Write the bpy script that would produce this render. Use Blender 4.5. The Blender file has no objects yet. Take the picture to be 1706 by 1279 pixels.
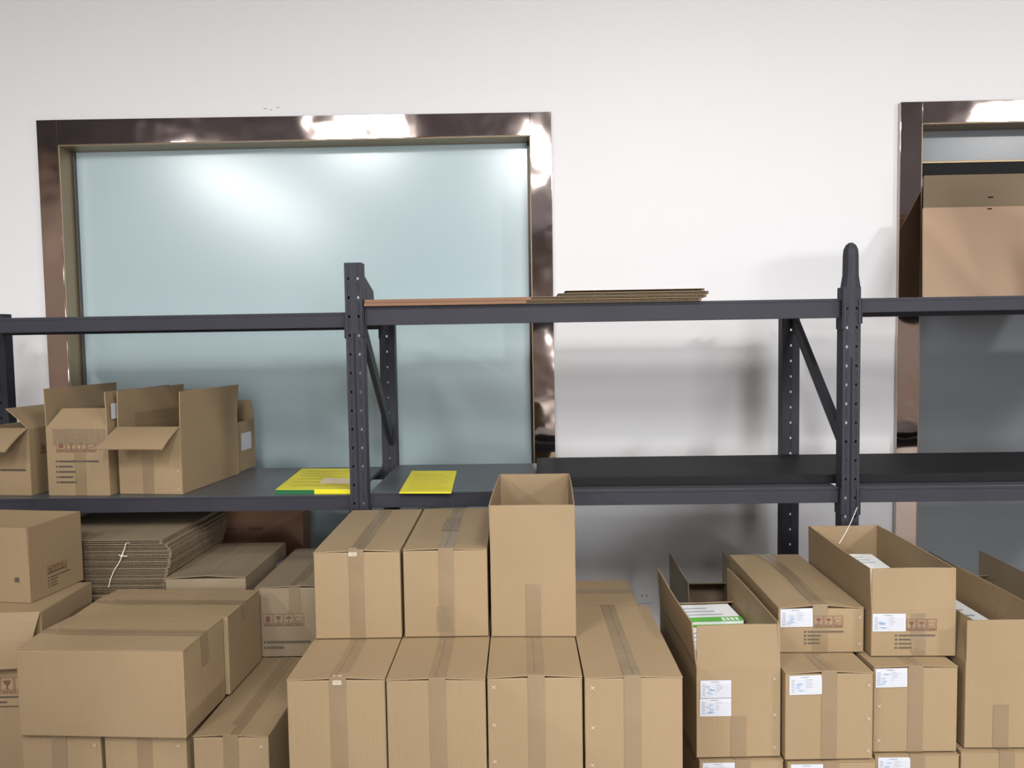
import bpy, bmesh, math, random
from mathutils import Vector, Matrix, noise
C = bpy.context.scene.collection
rnd = random.Random(7)
PI = math.pi

# ------------------------------------------------------------------ camera
CAMH = 1.76
YAW, PIT, ROL = 0.02166, 0.05714, -0.01578
FPX = 1281.0
fw = Vector((-math.sin(YAW)*math.cos(PIT), math.cos(YAW)*math.cos(PIT), -math.sin(PIT)))
r0 = Vector((math.cos(YAW), math.sin(YAW), 0)); u0 = r0.cross(fw)
rt = r0*math.cos(ROL) + u0*math.sin(ROL)
up = -r0*math.sin(ROL) + u0*math.cos(ROL)
cd = bpy.data.cameras.new('camera'); cam = bpy.data.objects.new('camera', cd); C.objects.link(cam)
cd.sensor_fit = 'HORIZONTAL'; cd.sensor_width = 36.0; cd.lens = 36.0*FPX/1706.0
cam.matrix_world = Matrix(((rt.x, up.x, -fw.x, 0), (rt.y, up.y, -fw.y, 0), (rt.z, up.z, -fw.z, CAMH), (0, 0, 0, 1)))
cd.clip_start = 0.05
bpy.context.scene.camera = cam
def ray(px, py): return fw + rt*((px-853)/FPX) + up*((639.5-py)/FPX)
def at(px, py, Y):
    d = ray(px, py); return Vector((0, 0, CAMH)) + d*(Y/d.y)
def atz(px, py, z):
    d = ray(px, py); return Vector((0, 0, CAMH)) + d*((z-CAMH)/d.z)

# ------------------------------------------------------------------ materials
def srgb(r, g, b):
    f = lambda c: (c/255/12.92) if c/255 <= .04045 else ((c/255+.055)/1.055)**2.4
    return (f(r), f(g), f(b), 1)
def mat(name, col, rough=.6, metal=0, spec=.5, var=0.0, nscale=3, namt=0.0, bump=0, bscale=40, bstretch=(1, 1, 1), bdist=.01, objrand=0.0, coat=0):
    m = bpy.data.materials.new(name); m.use_nodes = True
    nt = m.node_tree; N = nt.nodes; L = nt.links
    b = N['Principled BSDF']
    b.inputs['Base Color'].default_value = col; b.inputs['Roughness'].default_value = rough
    b.inputs['Metallic'].default_value = metal; b.inputs['Specular IOR Level'].default_value = spec
    if coat: b.inputs['Coat Weight'].default_value = coat
    tc = N.new('ShaderNodeTexCoord')
    if namt or objrand:
        no = N.new('ShaderNodeTexNoise'); no.inputs['Scale'].default_value = nscale; no.inputs['Detail'].default_value = 5
        L.new(tc.outputs['Object'], no.inputs['Vector'])
        mr = N.new('ShaderNodeMapRange'); mr.inputs['To Min'].default_value = 1-namt; mr.inputs['To Max'].default_value = 1+namt
        mr.inputs['From Min'].default_value = .25; mr.inputs['From Max'].default_value = .75
        L.new(no.outputs['Fac'], mr.inputs['Value'])
        oi = N.new('ShaderNodeObjectInfo')
        mo = N.new('ShaderNodeMapRange'); mo.inputs['To Min'].default_value = 1-objrand; mo.inputs['To Max'].default_value = 1+objrand
        L.new(oi.outputs['Random'], mo.inputs['Value'])
        mu = N.new('ShaderNodeMath'); mu.operation = 'MULTIPLY'; L.new(mr.outputs[0], mu.inputs[0]); L.new(mo.outputs[0], mu.inputs[1])
        hs = N.new('ShaderNodeHueSaturation'); hs.inputs['Color'].default_value = col; L.new(mu.outputs[0], hs.inputs['Value'])
        L.new(hs.outputs[0], b.inputs['Base Color'])
    if bump:
        mp = N.new('ShaderNodeMapping'); mp.inputs['Scale'].default_value = bstretch
        L.new(tc.outputs['Object'], mp.inputs['Vector'])
        n2 = N.new('ShaderNodeTexNoise'); n2.inputs['Scale'].default_value = bscale; n2.inputs['Detail'].default_value = 3
        L.new(mp.outputs[0], n2.inputs['Vector'])
        bp = N.new('ShaderNodeBump'); bp.inputs['Strength'].default_value = bump; bp.inputs['Distance'].default_value = bdist
        L.new(n2.outputs['Fac'], bp.inputs['Height']); L.new(bp.outputs[0], b.inputs['Normal'])
    return m
CB = mat('cardboard', (.275, .196, .111, 1), .62, spec=.35, nscale=2.2, namt=.07, objrand=0.0, bump=.25, bscale=30, bstretch=(6, 6, .35), bdist=.004)
CBI = mat('cardboard_inner', (.265, .19, .115, 1), .7, spec=.3, nscale=3, namt=.06, bump=.2, bscale=40, bstretch=(6, 6, .4), bdist=.003)
CBS = mat('cardboard_shade_tone', (.225, .172, .110, 1), .6, spec=.4, nscale=2.5, namt=.10, bump=.2, bscale=30, bstretch=(6, 6, .4), bdist=.003)  # same cardboard with shade put into its colour, for boxes standing in shade
CBR = mat('cardboard_reddish', (.22, .12, .07, 1), .7, spec=.3, nscale=2.5, namt=.08)
CBE = mat('cardboard_edge', (.27, .20, .13, 1), .85, spec=.2, nscale=30, namt=.15)
FLU = mat('cardboard_fluting', (.19, .135, .09, 1), .9, spec=.1, nscale=30, namt=.2)
TAPE = mat('packing_tape', (.225, .160, .092, 1), .28, spec=.6, nscale=9, namt=.08, bump=.3, bscale=35, bstretch=(1, 1, .6), bdist=.004)
TAPEC = mat('clear_tape', (.29, .215, .135, 1), .12, spec=.9, nscale=9, namt=.06, bump=.8, bscale=28, bstretch=(2, 2, .8), bdist=.008)
PAPER = mat('label_paper', (.50, .515, .56, 1), .5, nscale=10, namt=.02)
PBLUE = mat('label_print_blue', (.25, .36, .50, 1), .6)
PGREY = mat('label_print_grey', (.24, .25, .31, 1), .6)
RED = mat('print_red', (.15, .055, .038, 1), .7)
BLK = mat('print_black', (.075, .062, .05, 1), .7)
MET = mat('staple_metal', (.46, .38, .28, 1), .35, spec=.8)
STEEL = mat('painted_steel', (.029, .029, .038, 1), .55, spec=.25, nscale=5, namt=.12, bump=.08, bscale=120, bdist=.002)
DECK = mat('shelf_deck_paint', (.066, .071, .078, 1), .36, spec=.5, nscale=1.5, namt=.12)
BOARD = mat('black_laminate', (.014, .014, .015, 1), .55, spec=.10, nscale=3, namt=.15)
ROSE = mat('rose_gold_steel', (.53, .44, .40, 1), .07, metal=1, bump=.3, bscale=1.7, bdist=.05)
REV = mat('bronze_reveal', srgb(150, 132, 105), .4, metal=.6)
GLASS = mat('frosted_glass', (.44, .565, .60, 1), .22, spec=1.0, nscale=.8, namt=.02)
GLASSD = mat('dark_frosted_glass', (.15, .165, .18, 1), .30, spec=.6, nscale=.8, namt=.03)
WALL = mat('white_plaster', (.80, .797, .806, 1), .5, spec=.25, nscale=.6, namt=.012, bump=.05, bscale=60, bdist=.002)
CEIL = mat('dark_ceiling_paint', (.085, .080, .105, 1), .9)
BWALL = mat('hall_wall_paint', (.13, .095, .075, 1), .8, nscale=.5, namt=.3)
FLOOR = mat('concrete_floor', (.33, .31, .29, 1), .5, nscale=1.2, namt=.1)
YEL = mat('yellow_paper', (.68, .60, .012, 1), .5, nscale=8, namt=.04)
YELD = mat('yellow_paper_print', (.48, .38, .02, 1), .5)
GRN = mat('green_cover', (.012, .11, .04, 1), .4)
GRNL = mat('green_print', (.13, .48, .07, 1), .4)
WHT = mat('white_plastic', srgb(235, 238, 238), .4)
PINK = mat('pale_label', srgb(225, 205, 175), .5)
STR = mat('string_fibre', srgb(225, 222, 212), .6)
TAPEC.node_tree.nodes['Principled BSDF'].inputs['Alpha'].default_value = .5
TAPEH = mat('tape_glint_paint', (.42, .37, .29, 1), .10, spec=1.0, bump=.6, bscale=60, bdist=.004)  # pale colour that paints highlights onto the tape
CBL = mat('cardboard_pale', (.46, .315, .215, 1), .65, spec=.3, nscale=2, namt=.05)
DARK = mat('dark_gap', (.01, .01, .01, 1), .9)
WINDK = mat('bronze_dark', srgb(70, 66, 62), .3, metal=.4)

# ------------------------------------------------------------------ mesh helpers
def link(name, bm, m, parent=None, bev=0, smooth=False):
    me = bpy.data.meshes.new(name); bm.to_mesh(me); bm.free()
    if isinstance(m, (list, tuple)):
        for k in m: me.materials.append(k)
    else: me.materials.append(m)
    o = bpy.data.objects.new(name, me); C.objects.link(o)
    if parent is not None: o.parent = parent
    if smooth:
        for p in me.polygons: p.use_smooth = True
    if bev:
        b = o.modifiers.new('bevel', 'BEVEL'); b.width = bev; b.segments = 2; b.limit_method = 'ANGLE'; b.angle_limit = math.radians(40)
    return o
def tag(o, label=None, cat=None, group=None, kind=None):
    if label: o['label'] = label
    if cat: o['category'] = cat
    if group: o['group'] = group
    if kind: o['kind'] = kind
    return o
def empty(name, loc, rz=0, label=None, cat=None, group=None):
    o = bpy.data.objects.new(name, None); C.objects.link(o); o.location = loc; o.rotation_euler = (0, 0, rz)
    o.empty_display_size = .05
    return tag(o, label, cat, group)
def bx(bm, lo, hi, mi=0):
    vs = [bm.verts.new((x, y, z)) for x in (lo[0], hi[0]) for y in (lo[1], hi[1]) for z in (lo[2], hi[2])]
    for f in ((0, 1, 3, 2), (4, 6, 7, 5), (0, 4, 5, 1), (2, 3, 7, 6), (0, 2, 6, 4), (1, 5, 7, 3)):
        bm.faces.new([vs[i] for i in f]).material_index = mi
    return vs
def prism(bm, pts, off, mi=0):
    """closed solid from a polygon pts and an extrusion vector"""
    off = Vector(off); a = [bm.verts.new(p) for p in pts]; b = [bm.verts.new(Vector(p)+off) for p in pts]
    n = len(pts)
    bm.faces.new(a[::-1]).material_index = mi; bm.faces.new(b).material_index = mi
    for i in range(n): bm.faces.new((a[i], a[(i+1) % n], b[(i+1) % n], b[i])).material_index = mi
def tube(bm, pts, r, n=6):
    rings = []
    for i, p in enumerate(pts):
        p = Vector(p); t = (Vector(pts[min(i+1, len(pts)-1)]) - Vector(pts[max(i-1, 0)])).normalized()
        a = t.orthogonal().normalized(); b = t.cross(a)
        rings.append([bm.verts.new(p + (a*math.cos(2*PI*k/n) + b*math.sin(2*PI*k/n))*r) for k in range(n)])
    for q, s in zip(rings, rings[1:]):
        for k in range(n): bm.faces.new((q[k], q[(k+1) % n], s[(k+1) % n], s[k]))
    bm.faces.new(rings[0][::-1]); bm.faces.new(rings[-1])
def fix(bm):
    bmesh.ops.recalc_face_normals(bm, faces=bm.faces[:])
    return bm

# ------------------------------------------------------------------ cartons
class Faces:
    """Outer surface of a carton: front, back, left, right, top, bottom, softly bulged."""
    def __init__(s, w, d, h, b, tb=.25): s.w, s.d, s.h, s.b, s.tb = w, d, h, b, tb
    def size(s, f): return {'front': (s.w, s.h), 'back': (s.w, s.h), 'left': (s.d, s.h), 'right': (s.d, s.h), 'top': (s.w, s.d), 'bottom': (s.w, s.d)}[f]
    def P(s, f, u, v, off=0):
        w, d, h = s.w, s.d, s.h
        cu = max(0, min(1, u)); cv = max(0, min(1, v))
        k = s.b*(1-(2*cu-1)**2)*(1-(2*cv-1)**2)*(0 if f == 'bottom' else s.tb if f == 'top' else 1) + off
        if f == 'front': return Vector((-w/2+u*w, -d/2-k, v*h))
        if f == 'back': return Vector((w/2-u*w, d/2+k, v*h))
        if f == 'right': return Vector((w/2+k, -d/2+u*d, v*h))
        if f == 'left': return Vector((-w/2-k, d/2-u*d, v*h))
        if f == 'top': return Vector((-w/2+u*w, -d/2+v*d, h+k))
        return Vector((-w/2+u*w, -d/2+v*d, -k))
def patch(bm, F, face, a0, b0, a1, b1, off, mi=0, n=4, skew=0):
    W, H = F.size(face)
    g = []
    for j in range(n+1):
        row = []
        for i in range(n+1):
            a = a0+(a1-a0)*i/n; b = b0+(b1-b0)*j/n + skew*(i/n)*(a1-a0)
            row.append(bm.verts.new(F.P(face, a/W, b/H, off)))
        g.append(row)
    for j in range(n):
        for i in range(n): bm.faces.new((g[j][i], g[j][i+1], g[j+1][i+1], g[j+1][i])).material_index = mi
def poly(bm, F, face, pts, off, mi=0):
    W, H = F.size(face)
    try: bm.faces.new([bm.verts.new(F.P(face, a/W, b/H, off)) for a, b in pts]).material_index = mi
    except ValueError: pass

def symbols(F, root, face, a, b, s=.034, cells=(0, 1, 2, 3), m=None):
    """row of framed handling marks: crate, goblet, umbrella, hand-and-box outline"""
    bm = bmesh.new(); t = .0011; off = .0020
    def rect(x0, y0, x1, y1):
        for q in ((x0, y0, x1, y0+t), (x0, y1-t, x1, y1), (x0, y0, x0+t, y1), (x1-t, y0, x1, y1)):
            poly(bm, F, face, [(q[0], q[1]), (q[2], q[1]), (q[2], q[3]), (q[0], q[3])], off)
    for c in cells:
        x = a+c*s*1.02; y = b; H = s*1.2
        rect(x, y, x+s*.94, y+H)
        rect(x, y, x+s*.94, y+H*.24)
        for k in range(3):
            poly(bm, F, face, [(x+s*(.14+.25*k), y+H*.07), (x+s*(.30+.25*k), y+H*.07), (x+s*(.30+.25*k), y+H*.16), (x+s*(.14+.25*k), y+H*.16)], off)
        cx = x+s*.47; q = s/34
        if c == 0:
            poly(bm, F, face, [(cx-7*q, y+14*q), (cx+7*q, y+14*q), (cx+7*q, y+28*q), (cx+3.5*q, y+33*q), (cx-3.5*q, y+33*q), (cx-7*q, y+28*q)], off)
        elif c == 1:
            poly(bm, F, face, [(cx-8*q, y+33*q), (cx-8*q, y+28*q), (cx-3*q, y+21*q), (cx+3*q, y+21*q), (cx+8*q, y+28*q), (cx+8*q, y+33*q)], off)
            poly(bm, F, face, [(cx-1*q, y+13*q), (cx+1*q, y+13*q), (cx+1*q, y+21*q), (cx-1*q, y+21*q)], off)
            poly(bm, F, face, [(cx-5*q, y+11.5*q), (cx+5*q, y+11.5*q), (cx+5*q, y+13*q), (cx-5*q, y+13*q)], off)
        elif c == 2:
            poly(bm, F, face, [(cx-10*q, y+25*q), (cx+10*q, y+25*q), (cx+6*q, y+30*q), (cx, y+32.5*q), (cx-6*q, y+30*q)], off)
            poly(bm, F, face, [(cx-.8*q, y+13*q), (cx+.8*q, y+13*q), (cx+.8*q, y+25*q), (cx-.8*q, y+25*q)], off)
            poly(bm, F, face, [(cx-4*q, y+12*q), (cx+.8*q, y+12*q), (cx+.8*q, y+13.6*q), (cx-4*q, y+13.6*q)], off)
        else:
            pts = [(-12, 16), (-4, 14), (2, 18), (8, 15), (12, 22), (8, 31), (0, 27), (-6, 31), (-12, 26)]
            for (x0, y0), (x1, y1) in zip(pts, pts[1:]+pts[:1]):
                dv = Vector((x1-x0, y1-y0)).normalized()*.55; nx, ny = -dv.y, dv.x
                poly(bm, F, face, [(cx+(x0+nx)*q, y+(y0+ny)*q), (cx+(x1+nx)*q, y+(y1+ny)*q), (cx+(x1-nx)*q, y+(y1-ny)*q), (cx+(x0-nx)*q, y+(y0-ny)*q)], off)
    o = link('handling_symbols', bm, m or RED, root); tag(o, 'row of framed red-brown handling marks')
def lines(F, root, face, a, b, long=.14, n=4, pitch=.0145, size=.0052):
    """small printed lines below the marks: a long one, then short ones"""
    bm = bmesh.new(); off = .0020; r = random.Random(int(a*1e4)+n)
    for k in range(n):
        L = long if k == 0 else long*r.choice((.40, .42, .46)); y = b-k*pitch; x = a
        first = True
        while x < a+L:
            wd = r.choice((.0028, .0034, .0042)) if not first else .007
            poly(bm, F, face, [(x, y), (x+wd, y), (x+wd, y+size), (x, y+size)], off)
            x += wd+.0013+(.004 if first else 0); first = False
    o = link('printed_lines', bm, BLK, root)
def label(F, root, face, a, b, w=.092, h=.058, skew=0, mark=0):
    bm = bmesh.new(); patch(bm, F, face, a, b, a+w, b+h, .0016, 0, 3, skew)
    o = link('shipping_label', bm, PAPER, root); tag(o, 'white printed shipping label')
    bm = bmesh.new(); off = .0021
    sk = lambda x: skew*(x-a)
    def q(x0, y0, x1, y1, mi): poly(bm, F, face, [(x0, y0+sk(x0)), (x1, y0+sk(x1)), (x1, y1+sk(x1)), (x0, y1+sk(x0))], off, mi)
    for k in range(6):
        y = b+h*(.10+.125*k); q(a+w*.05, y, a+w*.95, y+.0004, 1)
        for j in range(3): q(a+w*(.06+.035*j), y+.0022, a+w*(.085+.035*j), y+.0046, 1)
        if k > 1:
            x = a+w*.53
            for j in range(r_lab.randint(2, 6)): q(x, y+.0022, x+w*.02, y+.0042, 1); x += w*.032
    for k in range(9): q(a+w*(.35+.028*k), b+h*.88, a+w*(.37+.028*k), b+h*.93, 1)
    q(a+w*.50, b+h*.1, a+w*.503, b+h*.85, 1)
    for k in range(6):
        xx = a+w*(.16+r_lab.random()*.16); yy = b+h*(.15+r_lab.random()*.55); q(xx, yy, xx+w*.14, yy+h*.06, 0)
    link('label_print', bm, [PBLUE, PGREY], o)
r_lab = random.Random(3)
def staples(F, root, face, spots):
    for a, b in spots:
        bm = bmesh.new(); W, H = F.size(face)
        for ang in (0.6, 2.3):
            c, s_ = math.cos(ang)*.008, math.sin(ang)*.008; nx, ny = -s_*.12, c*.12
            poly(bm, F, face, [(a-c+nx, b-s_+ny), (a+c+nx, b+s_+ny), (a+c-nx, b+s_-ny), (a-c-nx, b-s_-ny)], .0025)
        patch(bm, F, face, a-.0028, b-.0028, a+.0028, b+.0028, .0022, 0, 1)
        link('dented_staple', fix(bm), MET, root)

def carton(lab, fl, rot, w, d, h, seam='y', lift=.004, tape_front=.12, tape_w=.048, group=None, bulge=.002, tb=.25, m=CB, tm=None, top_tape=True, tape_full=False, name='cardboard_box', hidden=False):
    """closed, taped carton; fl = its front-left bottom corner"""
    x, y, z = fl
    cx = x + w/2*math.cos(rot) - d/2*math.sin(rot); cy = y + w/2*math.sin(rot) + d/2*math.cos(rot)
    root = empty(name, (cx, cy, z), rot, lab, 'box', group)
    T = .004; F = Faces(w, d, h-T, bulge, tb); tm = tm or TAPE
    r = random.Random(int(x*1000)+int(y*77))
    bm = bmesh.new()
    for f in ('front', 'back', 'left', 'right', 'top', 'bottom'):
        W, H = F.size(f); patch(bm, F, f, 0, 0, W, H, 0, 0, 6)
    bmesh.ops.remove_doubles(bm, verts=bm.verts[:], dist=.0004)
    link('carton_body', fix(bm), m, root, bev=.003, smooth=False)
    if hidden: return root, F
    # two long top flaps meeting at the seam
    def topz(a, b):     # a across the seam 0..1, b along it 0..1
        k = 1-abs(2*a-1)
        return .0008 + lift*k*(math.exp(-(b/.10)**2) + .05*math.exp(-((1-b)/.12)**2)) + F.b*F.tb*(1-(2*a-1)**2)*(1-(2*b-1)**2)
    def tp(a, b, e=0):
        zz = h-T+topz(a, b)+e
        return Vector((-w/2+a*w, -d/2+b*d, zz)) if seam == 'y' else Vector((-w/2+b*w, d/2-a*d, zz))
    for (a0, a1) in ((.0, .4975), (.5025, 1.)):
        bm = bmesh.new(); n1, n2 = 4, 16; g = {}
        wob = r.uniform(-.002, .002)
        for k in (0, 1):
            for i in range(n1+1):
                for j in range(n2+1):
                    a = a0+(a1-a0)*i/n1; b = j/n2*(1.004)-.002
                    g[k, i, j] = bm.verts.new(tp(a, b, k*T*.8) + Vector((0, 0, wob*math.exp(-(j/2)**2))))
        for i in range(n1):
            for j in range(n2):
                bm.faces.new((g[1, i, j], g[1, i+1, j], g[1, i+1, j+1], g[1, i, j+1])); bm.faces.new((g[0, i, j], g[0, i, j+1], g[0, i+1, j+1], g[0, i+1, j]))
        for i in range(n1):
            bm.faces.new((g[0, i, 0], g[0, i+1, 0], g[1, i+1, 0], g[1, i, 0])); bm.faces.new((g[0, i+1, n2], g[0, i, n2], g[1, i, n2], g[1, i+1, n2]))
        for j in range(n2):
            bm.faces.new((g[0, 0, j+1], g[0, 0, j], g[1, 0, j], g[1, 0, j+1])); bm.faces.new((g[0, n1, j], g[0, n1, j+1], g[1, n1, j+1], g[1, n1, j]))
        link('top_flap', fix(bm), m, root)
    # tape: along the seam and down both ends
    if top_tape:
        bm = bmesh.new(); rows = []
        W_ = w if seam == 'y' else d; ta = tape_w/W_/2; sh = r.uniform(-.006, .006)/W_
        na = 4
        endf, endb = ('front', 'back') if seam == 'y' else ('right', 'left')
        def endrow(f, dn):
            Wf, Hf = F.size(f); row = []
            for i in range(na+1):
                u = .5+sh*(1 if f in ('front',) else -1) + (-ta+2*ta*i/na)*(1 if f in ('front',) else -1)*(1)
                if f == 'back': u = .5-sh-(-ta+2*ta*i/na)
                if f == 'right': u = 1-(.5+sh+(-ta+2*ta*i/na))
                if f == 'left': u = (.5+sh+(-ta+2*ta*i/na))
                row.append(bm.verts.new(F.P(f, u, 1-dn/Hf, .0012)))
            return row
        full = h-.006 if tape_full else tape_front
        ef, eb = (endf, endb) if seam == 'y' else (endb, endf)
        for k in range(6, 0, -1): rows.append(endrow(ef, full*k/6))
        for j in range(17):
            rows.append([bm.verts.new(tp(.5+sh+(-ta+2*ta*i/na), -.003+1.006*j/16, T*.8+.0008)) for i in range(na+1)])
        for k in range(1, 7): rows.append(endrow(eb, tape_front*k/6))
        for a, b in zip(rows, rows[1:]):
            for i in range(na): bm.faces.new((a[i], a[i+1], b[i+1], b[i]))
        link('packing_tape', fix(bm), tm, root)
        # the dark slit between the flaps, showing through the tape
        bm = bmesh.new(); prev = None
        for j in range(17):
            row = [bm.verts.new(tp(.5+q*.0012/W_, j/16, T*.8+.0012)) for q in (-1, 1)]
            if prev: bm.faces.new((prev[0], prev[1], row[1], row[0]))
            prev = row
        link('tape_seam', fix(bm), FLU, root)
    return root, F
def glint(F, root, a0, a1, drop=.012):  # pale patch painted as a glint where tape crosses the front edge
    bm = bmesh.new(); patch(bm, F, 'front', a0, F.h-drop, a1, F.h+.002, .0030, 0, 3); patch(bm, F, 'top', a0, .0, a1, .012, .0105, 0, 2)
    tag(link('tape_glint', fix(bm), TAPEH, root), 'pale painted glint on the tape edge')
def bottom_tape(F, root, face='front', length=.11, sh=0, tw=.048, m=None):
    W, H = F.size(face); bm = bmesh.new(); patch(bm, F, face, W/2-tw/2+sh, .001, W/2+tw/2+sh, length, .0014, 0, 4)
    link('packing_tape', bm, m or TAPE, root)

def open_carton(lab, fl, rot, w, d, h, flaps, group=None, m=CB, curl=.004, name='cardboard_box', fill=None):
    """open carton: real 5 mm walls; flaps = {side: (angle from upright, outward +, length, taper)}"""
    x, y, z = fl
    cx = x + w/2*math.cos(rot) - d/2*math.sin(rot); cy = y + w/2*math.sin(rot) + d/2*math.cos(rot)
    root = empty(name, (cx, cy, z), rot, lab, 'box', group)
    t = .005; F = Faces(w, d, h, .0)
    bm = bmesh.new()
    bx(bm, (-w/2, -d/2, 0), (w/2, -d/2+t, h)); bx(bm, (-w/2, d/2-t, 0), (w/2, d/2, h))
    bx(bm, (-w/2, -d/2+t, 0), (-w/2+t, d/2-t, h)); bx(bm, (w/2-t, -d/2+t, 0), (w/2, d/2-t, h))
    bx(bm, (-w/2+t, -d/2+t, 0), (w/2-t, d/2-t, t))
    link('carton_body', fix(bm), m, root, bev=.0012)
    for s, spec in flaps.items():
        ang, ln = spec[0], spec[1]; taper = spec[2] if len(spec) > 2 else 0.0
        L = w if s in 'FB' else d
        e = .0015
        bm = bmesh.new(); n = 8; m_ = 6; g = {}
        for k in (0, 1):
            for i in range(n+1):
                for j in range(m_+1):
                    q = j/m_; a = (-L/2+e)+(L-2*e)*i/n
                    tp_ = taper*q
                    if tp_: a *= (1-tp_)
                    A = ang*(.93+.07*q) if abs(ang) > .2 else ang
                    out = math.sin(A)*ln*q + curl*math.sin(i/n*PI*1.3+L*9)*q; hh = math.cos(A)*ln*q
                    th = (t*.8)*(k-1)
                    ox, oz = out+th*math.cos(A), hh-th*math.sin(A)
                    g[k, i, j] = {'F': (a, -d/2-ox, h+oz), 'B': (-a, d/2+ox, h+oz), 'R': (w/2+ox, a, h+oz), 'L': (-w/2-ox, -a, h+oz)}[s]
        V = {q: bm.verts.new(p) for q, p in g.items()}
        for i in range(n):
            for j in range(m_):
                for k in (0, 1): bm.faces.new((V[k, i, j], V[k, i+1, j], V[k, i+1, j+1], V[k, i, j+1]))
        for i in range(n):
            for j in (0, m_): bm.faces.new((V[0, i, j], V[0, i+1, j], V[1, i+1, j], V[1, i, j]))
        for j in range(m_):
            for i in (0, n): bm.faces.new((V[0, i, j], V[0, i, j+1], V[1, i, j+1], V[1, i, j]))
        link('flap', fix(bm), m, root)
    return root, F
# ------------------------------------------------------------------ the room
WY = 4.2                       # wall face
def struct(name, bm, m, parent=None): return tag(link(name, fix(bm), m, parent), kind='structure')
XL, XR, YB, ZC = -6.5, 7.5, -11.0, 4.3
bm = bmesh.new(); bx(bm, (XL, YB, -.1), (XR, WY+.4, 0)); struct('floor', bm, FLOOR)
bm = bmesh.new(); bx(bm, (XL, YB, ZC), (XR, WY+.4, ZC+.1)); struct('ceiling', bm, CEIL)
bm = bmesh.new(); bx(bm, (XL-.1, YB, 0), (XL, WY+.4, ZC)); struct('wall_left', bm, BWALL)
bm = bmesh.new(); bx(bm, (XR, YB, 0), (XR+.1, WY+.4, ZC)); struct('wall_right', bm, BWALL)
bm = bmesh.new(); bx(bm, (XL, YB-.1, 0), (XR, YB, ZC)); struct('wall_rear', bm, BWALL)
# window openings (outer frame corners from the photograph, on the wall face)
FY = WY-.03
a_tl = at(60, 204, FY); a_tr = at(919, 186, FY)
W1 = (a_tl.x, (at(922, 500, FY).x), a_tl.z+.012)       # x0, x1, top
b_tl = at(1500, 170, FY)
W2 = (at(1498, 400, FY).x, at(1498, 400, FY).x+2.9, b_tl.z)
FW = .112
i1 = (W1[0]+FW, W1[1]-FW); i2 = (W2[0]+FW, W2[1]-FW)
ti1 = at(500, 233, FY).z; ti2 = at(1540, 205, FY).z
SILL = .12
bm = bmesh.new()
bx(bm, (XL, WY, 0), (i1[0], WY+.14, ZC)); bx(bm, (i1[1], WY, 0), (i2[0], WY+.14, ZC)); bx(bm, (i2[1], WY, 0), (XR, WY+.14, ZC))
for (a, b), t in ((i1, ti1), (i2, ti2)):
    bx(bm, (a, WY, t), (b, WY+.14, ZC)); bx(bm, (a, WY, 0), (b, WY+.14, SILL))
bx(bm, (XL, WY+.14, 0), (XR, WY+.4, ZC))
wb = struct('wall_back', bm, WALL)
bm = bmesh.new()
for px, py, l in ((442, 181, 5), (463, 179, 4), (452, 183, 3)):
    p = at(px, py, WY); bx(bm, (p.x-.0018*l, WY-.0012, p.z-.002), (p.x+.0018*l, WY+.001, p.z+.001))
struct('plaster_chip', bm, CBE, wb)
def window(name, W, inn, ti, glass, rail=None):
    x0, x1, top = W
    root = tag(empty(name, ((x0+x1)/2, WY, SILL)), kind='structure'); M = Matrix.Translation(-Vector(root.location))
    def part(n, bm, m):
        bm.transform(M); return tag(link(n, fix(bm), m, root, bev=.0015), kind='structure')
    zt = (a_tr.z if name == 'window_1' else top)
    # posts, the top bar grows slightly to the right as in the photograph
    bm = bmesh.new(); bx(bm, (x0, FY, 0.0), (inn[0], WY, top)); part('frame_post', bm, ROSE)
    bm = bmesh.new(); bx(bm, (inn[1], FY, 0.0), (x1, WY, zt)); part('frame_post', bm, ROSE)
    bm = bmesh.new(); prism(bm, [(inn[0]+.001, FY, ti), (inn[1]-.001, FY, ti), (inn[1]-.001, FY, zt), (inn[0]+.001, FY, top)], (0, WY-FY, 0)); part('frame_head', bm, ROSE)
    bm = bmesh.new(); bx(bm, (inn[0], WY-.028, ti-.006), (inn[1], WY+.11, ti-.0005)); part('reveal_lining', bm, REV)
    for s, xx in ((1, inn[0]), (-1, inn[1])):
        bm = bmesh.new(); bx(bm, (min(xx+s*.0005, xx+s*.006), WY-.028, SILL), (max(xx+s*.0005, xx+s*.006), WY+.11, ti-.006)); part('reveal_lining', bm, REV)
    for s, xx in ((1, inn[0]+.006), (-1, inn[1]-.006)):
        bm = bmesh.new(); bx(bm, (min(xx, xx+s*.012), WY+.085, SILL), (max(xx, xx+s*.012), WY+.11, ti-.006)); part('glazing_bead', bm, WINDK)
    bm = bmesh.new(); bx(bm, (inn[0]+.006, WY+.11, SILL), (inn[1]-.006, WY+.122, ti-.006)); part('glass_pane', bm, glass)
    if rail:
        bm = bmesh.new(); bx(bm, (inn[0]+.006, WY+.06, rail), (inn[1]-.006, WY+.109, rail+.012)); part('rail', bm, REV)
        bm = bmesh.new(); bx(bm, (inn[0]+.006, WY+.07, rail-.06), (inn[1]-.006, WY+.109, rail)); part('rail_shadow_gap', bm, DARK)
window('window_1', W1, i1, ti1, GLASS)
window('window_2', W2, i2, ti2, GLASSD, at(1600, 271, WY+.06).z)
# wall socket
p = at(1073, 991, WY)
r = empty('wall_socket', (p.x, WY, p.z), 0, 'small white socket plate low on the white wall', 'socket')
bm = bmesh.new(); bx(bm, (-.043, -.009, -.043), (.043, 0, .043)); link('cover_plate', fix(bm), WHT, r, bev=.002)
bm = bmesh.new()
for sx in (-.012, .012): bx(bm, (sx-.002, -.0096, -.008), (sx+.002, -.0088, .006))
link('socket_slots', fix(bm), DARK, r)

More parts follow.
